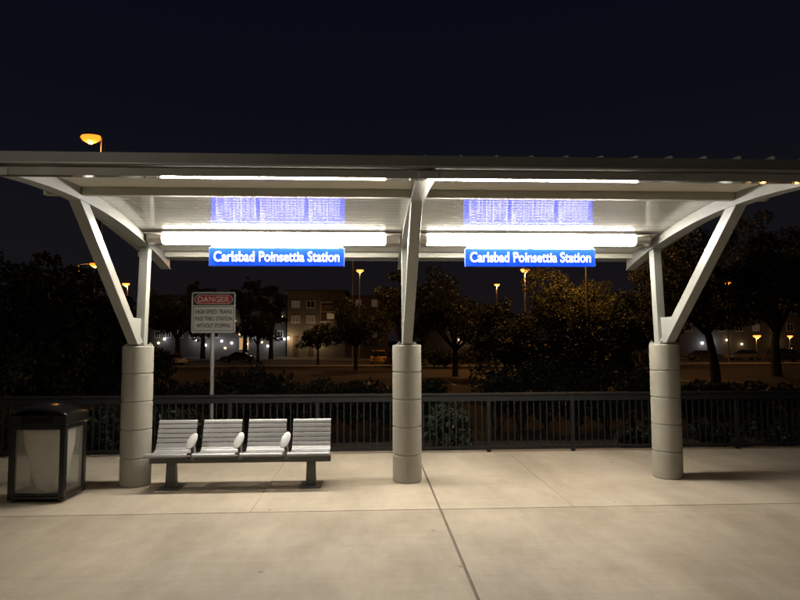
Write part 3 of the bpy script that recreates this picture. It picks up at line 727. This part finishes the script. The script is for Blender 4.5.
street_lamp(612, 300, 120, 'faint far street lamp left of the rightmost column', 1, 'sodium_pale', 1500, size=.9, armlen=.1)
street_lamp(727, 283, 72, 'small reddish street lamp seen through the dark tree at right', 1, 'sodium', 1300, size=1.0, armlen=.1)
street_lamp(757, 336.5, 112, 'low orange lamp at right, under the dark trees', 1, 'sodium_pale', 700, size=1.6, armlen=.1)
street_lamp(790, 336.5, 118, 'low orange lamp nearest the right edge of the photo', 1, 'sodium_pale', 500, size=1.2, armlen=.1)

# ------------------------------------------------------------------ buildings
def window(b, O, x0, x1, z0, z1, yf, pane, frame='trim'):
    f = MB(); t = .09
    f.span((x0-t, yf-.05, z0-t), (x1+t, yf-.003, z0)); f.span((x0-t, yf-.05, z1), (x1+t, yf-.003, z1+t)); f.span((x0-t, yf-.05, z0+.001), (x0, yf-.003, z1-.001)); f.span((x1, yf-.05, z0+.001), (x1+t, yf-.003, z1-.001))
    f.span(((x0+x1)/2-.03, yf-.045, z0+.001), ((x0+x1)/2+.03, yf-.003, z1-.001))
    fo = f.build('window', M[frame], b, O)
    p = MB(); p.span((x0, yf-.02, z0), (x1, yf-.008, z1)); p.build('pane', M[pane], fo, O)
def px_span(x0, x1, y0, y1, Y):
    a, b = at(x0, y1, Y), at(x1, y0, Y); return a.x, b.x, a.z, b.z
def porch(b, O, px, py, Y, mname, power=0, col=(1, .66, .32), s=.35):
    p = at(px, py, Y); m = MB(); m.lathe([(.02, -.75*s), (.55*s, -.55*s), (.7*s, .1*s), (.5*s, .55*s), (.02, .7*s)], (p.x, Y-.3, p.z), 12)
    o = m.build('porch_lamp', M[mname], b, O, smooth=True)
    if power: lamp_light('porch_glow', (p.x-O[0], Y-1.1-O[1], p.z-O[2]-.2), col, power, b, .2)
YB = 112
x0, x1, z0, z1 = px_span(287, 345, 292, 352, YB)
bl = thing('apartment_building', 'three storey apartment building with porch lights and white framed balcony', 'building', ((x0+x1)/2, YB, GZ)); O = ((x0+x1)/2, YB, GZ)
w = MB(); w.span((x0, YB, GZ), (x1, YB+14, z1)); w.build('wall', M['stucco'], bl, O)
r_ = MB(); r_.span((x0-.6, YB-.7, z1+.002), (x1+.6, YB+14.6, z1+.35)); r_.build('roof', M['rooft'], bl, O)
for a in (292, 307):
    for t_, bt in ((301, 307.5), (316, 322.5)):
        q = px_span(a, a+7.5, t_, bt, YB); window(bl, O, q[0], q[1], q[2], q[3], YB, 'win_dim' if (a == 292 or bt > 310) else 'glass_dark')
for a, b_ in ((293, 298), (308.5, 313.5)):
    q = px_span(a, b_, 336, 350, YB); d = MB(); d.span((q[0], YB-.04, GZ+.15), (q[1], YB-.003, q[3])); dd = d.build('door', M['door'], bl, O); e = MB(); e.span((q[1]-.2, YB-.1, GZ+1.2), (q[1]-.1, YB-.045, GZ+1.3)); e.build('handle', M['rim'], dd, O)
q = px_span(320.5, 338, 302.5, 322, YB)
bc = MB(); t_ = .16
bc.span((q[0], YB-1.4, q[3]-t_), (q[1], YB-.004, q[3])); bc.span((q[0], YB-1.4, q[2]), (q[0]+t_, YB-.004, q[3]-t_-.002)); bc.span((q[1]-t_, YB-1.4, q[2]), (q[1], YB-.004, q[3]-t_-.002))
bc.span((q[0]+t_+.002, YB-1.4, q[2]), (q[1]-t_-.002, YB-.004, q[2]+.25)); bc.span((q[0]+t_+.002, YB-1.4, (q[2]+q[3])/2-.1), (q[1]-t_-.002, YB-.004, (q[2]+q[3])/2+.1))
bo = bc.build('balcony', M['trim'], bl, O)
for zz in (q[2]+.35, (q[2]+q[3])/2+.15):
    m_ = MB()
    for k in range(16): xx = q[0]+.2+(q[1]-q[0]-.4)*k/15; m_.span((xx-.02, YB-1.36, zz), (xx+.02, YB-1.32, zz+.85))
    m_.span((q[0]+t_+.002, YB-1.37, zz+.85), (q[1]-t_-.002, YB-1.31, zz+.9)); m_.build('railing', M['trim'], bo, O)
v = px_span(327, 334, 313.5, 319, YB); window(bl, O, v[0], v[1], v[2], v[3], YB, 'win_bal')
porch(bl, O, 288.6, 338, YB, 'porch', 260); porch(bl, O, 317.6, 338, YB, 'porch', 280)
# lower wing to the right
x0, x1, z0, z1 = px_span(345.6, 388, 297, 352, YB+3)
wg = thing('apartment_wing', 'lower dim apartment block right of the building with porch lights', 'building', ((x0+x1)/2, YB+3, GZ)); O = ((x0+x1)/2, YB+3, GZ)
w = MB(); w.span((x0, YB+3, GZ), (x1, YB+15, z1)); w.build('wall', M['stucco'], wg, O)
r_ = MB(); r_.span((x0-.2, YB+2.5, z1+.002), (x1+.5, YB+15.5, z1+.3)); r_.build('roof', M['rooft'], wg, O)
for a in (348, 356, 372):
    for t_ in (300, 316, 331):
        q = px_span(a, a+5, t_, t_+6.5, YB+3); window(wg, O, *q, YB+3, 'win_dim' if (a, t_) in ((348, 300), (356, 300), (372, 300), (372, 331)) else 'glass_dark')
# left block behind the danger sign
x0, x1, z0, z1 = px_span(150, 286, 297, 352, YB+5)
lb = thing('apartment_block', 'long dim apartment block behind the danger sign with small lit windows', 'building', ((x0+x1)/2, YB+5, GZ)); O = ((x0+x1)/2, YB+5, GZ)
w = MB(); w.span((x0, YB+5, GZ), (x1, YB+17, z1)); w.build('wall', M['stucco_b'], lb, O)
r_ = MB(); r_.span((x0-.5, YB+4.4, z1+.002), (x1-.05, YB+17.5, z1+.35)); r_.build('roof', M['rooft'], lb, O)
lit = {(243, 316): 'win_warm', (155, 316): 'win_warm'}
for a in (155, 166, 178, 190, 202, 214, 243, 256, 268, 278):
    for t_ in (302, 316, 331):
        q = px_span(a, a+4.5, t_, t_+6.5, YB+5); window(lb, O, *q, YB+5, lit.get((a, t_), 'win_dim' if (a*7+t_) % 5 == 0 else 'glass_dark'))
q = px_span(239.5, 248.5, 338, 349.5, YB+5); window(lb, O, *q, YB+5, 'win_warm')
for px, py, mm in ((235, 321, 'porch'), (271, 321, 'porch'), (282.5, 317.5, 'porch'), (222, 341, 'porch_w'), (232, 343, 'porch_w'), (253, 339, 'porch_w'), (278, 339, 'porch_w'), (284.5, 339, 'porch_w'), (196, 340, 'porch_w'), (225.5, 348, 'porch'), (159, 343, 'porch'), (165, 339, 'porch_w'), (206, 345, 'porch_w'), (213, 343, 'porch_w'), (240, 334, 'porch'), (262, 342, 'porch'), (268, 346, 'porch_w'), (247, 344, 'porch')):
    porch(lb, O, px, py, YB+5, mm, 40 if mm == 'porch_w' else 0, (.9, .95, 1), .3 if mm == 'porch_w' else .26)
# right: low block behind the dark trees
x0, x1, z0, z1 = px_span(592, 850, 316, 350, 132)
rbk = thing('low_building', 'long low dark building far behind the trees at right', 'building', ((x0+x1)/2, 132, GZ)); O = ((x0+x1)/2, 132, GZ)
w = MB(); w.span((x0, 132, GZ), (x1, 144, z1)); w.build('wall', M['stucco_b'], rbk, O)
r_ = MB(); r_.span((x0-.5, 131.4, z1+.002), (x1+.5, 144.5, z1+.4)); r_.build('roof', M['rooft'], rbk, O)
for a in range(600, 850, 17):
    q = px_span(a, a+6, 324, 331, 132); window(rbk, O, *q, 132, 'win_dim' if a % 3 == 0 else 'glass_dark')
for px, py, mm in ((614, 302, None), (701.5, 343, 'porch_w'), (711.5, 342, 'porch_w'), (726, 340, 'porch'), (741, 344, 'porch'), (776, 341, 'porch'), (629, 337, 'porch'), (618, 331, 'porch')):
    if mm: porch(rbk, O, px, py, 132, mm, 60 if 'w' in mm[-1] else 25, (.9, .95, 1) if 'w' in mm[-1] else (1, .66, .32), .42 if mm == 'porch_w' else .3)
# centre: another far block with a few lights
x0, x1, z0, z1 = px_span(425, 520, 318, 350, 128)
cbk = thing('distant_house', 'distant dark house with small lights right of the middle column', 'building', ((x0+x1)/2, 128, GZ)); O = ((x0+x1)/2, 128, GZ)
w = MB(); w.span((x0, 128, GZ), (x1, 138, z1)); w.build('wall', M['stucco_b'], cbk, O)
r_ = MB(); r_.loft([[Vector((x0-.5, 127.4, z1)), Vector((x1+.5, 127.4, z1)), Vector((x1+.5, 138.5, z1)), Vector((x0-.5, 138.5, z1))], [Vector((x0+2, 132, z1+1.8)), Vector((x1-2, 132, z1+1.8)), Vector((x1-2, 134, z1+1.8)), Vector((x0+2, 134, z1+1.8))]]); r_.build('roof', M['rooft'], cbk, O)
for a in (432, 448, 480, 500): q = px_span(a, a+6, 326, 332, 128); window(cbk, O, *q, 128, 'glass_dark')
for px, py in ((459, 340), (464, 338), (473.5, 337), (480, 343), (514, 335)): porch(cbk, O, px, py, 128, 'porch', 30, s=.28)

# ------------------------------------------------------------------ cars
def car(loc, rz, paint, label, kind='sedan', scale=1.0):
    t = thing('parked_car', label, 'car', loc, rz, 'cars parked along the street')
    L, Wd = (4.5, 1.78) if kind == 'sedan' else (4.6, 1.9)
    if kind == 'sedan':
        low = [(-2.25, .35), (-2.25, .72), (-2.1, .86), (-1.35, .92), (1.0, .9), (1.95, .78), (2.22, .6), (2.25, .32)]; cab = [(-1.6, .91), (-.95, 1.38), (.3, 1.42), (1.1, .9)]
    else:
        low = [(-2.3, .4), (-2.3, .95), (-2.2, 1.02), (1.2, 1.02), (2.0, .95), (2.27, .75), (2.3, .4)]; cab = [(-2.2, 1.02), (-1.95, 1.68), (.3, 1.72), (1.25, 1.02)]
    b = MB()
    def sect(prof, wd, tuck):
        return [[Vector((x, s*(wd/2)*(1-tuck*abs(q)), z)) for x, z in prof] for s, q in ((-1, 1), (-1, 0), (1, 0), (1, 1))]
    prof = low
    b.loft([[Vector((x*.98, y, z*.97+.01)) for x, z in prof] if abs(y) > Wd/2-.01 else [Vector((x, y, z)) for x, z in prof] for y in (-Wd/2, -Wd/2+.09, Wd/2-.09, Wd/2)])
    body = b.build('body', paint, t, smooth=True, bevel=.04)
    c = MB(); c.loft([[Vector((x, s*(Wd/2-.08-(z-.9)*.22), z)) for x, z in cab] for s in (-1, 1)]); c.build('cabin', M['glass_dark'], t, bevel=.03)
    rf = MB(); tp = [cab[1], cab[2]]
    rf.loft([[Vector((tp[0][0]-.05, s*(Wd/2-.19), tp[0][1]-.03)), Vector((tp[0][0]+.05, s*(Wd/2-.19), tp[0][1]+.022)), Vector((tp[1][0]-.05, s*(Wd/2-.19), tp[1][1]+.022)), Vector((tp[1][0]+.07, s*(Wd/2-.19), tp[1][1]-.04))] for s in (-1, 1)]); rf.build('roof', paint, t, bevel=.02)
    for wx in (-1.38, 1.38):
        for sy in (-1, 1):
            w = MB(); ring = []
            for rr_, yy in ((.05, -.1), (.26, -.105), (.32, -.08), (.32, .08), (.26, .105), (.05, .1)):
                ring.append([Vector((wx+rr_*math.cos(a), sy*(Wd/2-.1)+yy, .32+rr_*math.sin(a))) for a in [2*math.pi*k/18 for k in range(18)]])
            w.loft(ring); wo = w.build('wheel', M['tyre'], t, smooth=True)
            r2 = MB(); r2.loft([[Vector((wx+q*math.cos(a), sy*(Wd/2+.008)+e, .32+q*math.sin(a))) for a in [2*math.pi*k/14 for k in range(14)]] for q, e in ((.19, -.01), (.17, .01))]); r2.build('rim', M['rim'], wo)
    for sy in (-1, 1):
        h = MB(); h.box((low[-2][0]-.02, sy*.6, low[-2][1]+.02), (.1, .34, .14)); h.build('headlight', M['head'], t, bevel=.02)
        h = MB(); h.box((low[0][0]+.0, sy*.62, .74), (.08, .3, .16)); h.build('tail_light', M['tail'], t, bevel=.02)
    t.scale = (scale,)*3
    return t
def cat_(px, Y, rz, *a, **k): p = at(px, 350, Y); return car((p.x, Y, GZ+.002), rz, *a, **k)
cat_(378.5, 75.5, R(90), M['car_amber_lit'], 'amber lit van at the street, just left of the middle column', kind='van')
cat_(168, 76, R(158), M['car_white'], 'white sedan beyond the fence between left column and danger sign')
cat_(238, 85, R(180), M['car_dark'], 'dark sedan at the street right of the danger sign post')
cat_(704, 82, R(0), M['car_dark'], 'dark sedan just right of the rightmost column')
cat_(745, 84, R(180), M['car_grey'], 'grey sedan under the dark trees at right')
cat_(787, 74, R(0), M['car_dark'], 'dark van at the right edge of the photo', kind='van')

# ------------------------------------------------------------------ night sky, moonlight, exposure
wd = bpy.data.worlds.new('World'); sc.world = wd; wd.use_nodes = True; nt = wd.node_tree; N, L = nt.nodes, nt.links
bg_ = N['Background']
sky = N.new('ShaderNodeTexSky'); sky.sky_type = 'NISHITA'; sky.sun_disc = False; sky.sun_elevation = R(-3); sky.sun_rotation = R(250)
geo = N.new('ShaderNodeNewGeometry'); sep = N.new('ShaderNodeSeparateXYZ'); 
tcw = N.new('ShaderNodeTexCoord'); L.new(tcw.outputs['Generated'], sep.inputs[0])
rp = N.new('ShaderNodeValToRGB'); cr = rp.color_ramp
cr.elements[0].position = 0; cr.elements[0].color = (.0078, .0064, .0068, 1)
cr.elements[1].position = 1; cr.elements[1].color = (.0014, .0019, .0046, 1)
e = cr.elements.new(.16); e.color = (.0058, .0056, .0080, 1)
e = cr.elements.new(.32); e.color = (.0029, .0036, .0074, 1)
e = cr.elements.new(.5); e.color = (.0020, .0028, .0068, 1)
L.new(sep.outputs['Z'], rp.inputs['Fac'])
mx = N.new('ShaderNodeMix'); mx.data_type = 'RGBA'; mx.blend_type = 'ADD'; mx.inputs['Factor'].default_value = .01
L.new(rp.outputs['Color'], mx.inputs['A']); L.new(sky.outputs['Color'], mx.inputs['B']); L.new(mx.outputs['Result'], bg_.inputs['Color'])
bg_.inputs['Strength'].default_value = 1.0
sl = bpy.data.lights.new('moonlight', 'SUN'); sl.energy = .01; sl.angle = R(.5); sl.color = (.75, .82, 1)
so = bpy.data.objects.new('moonlight', sl); COL.objects.link(so); so.rotation_euler = (R(50), 0, R(30))

vs = sc.view_settings; vs.view_transform = 'Standard'; vs.look = 'None'; vs.gamma = 1; vs.exposure = 0; vs.use_curve_mapping = False
sc.display_settings.display_device = 'sRGB'
sc.render.engine = 'CYCLES'; cy = sc.cycles
cy.use_denoising = True; cy.use_light_tree = True; cy.max_bounces = 8; cy.transparent_max_bounces = 12; cy.sample_clamp_indirect = 6; cy.use_adaptive_sampling = True; cy.adaptive_threshold = .02
cy.caustics_reflective = False; cy.caustics_refractive = False
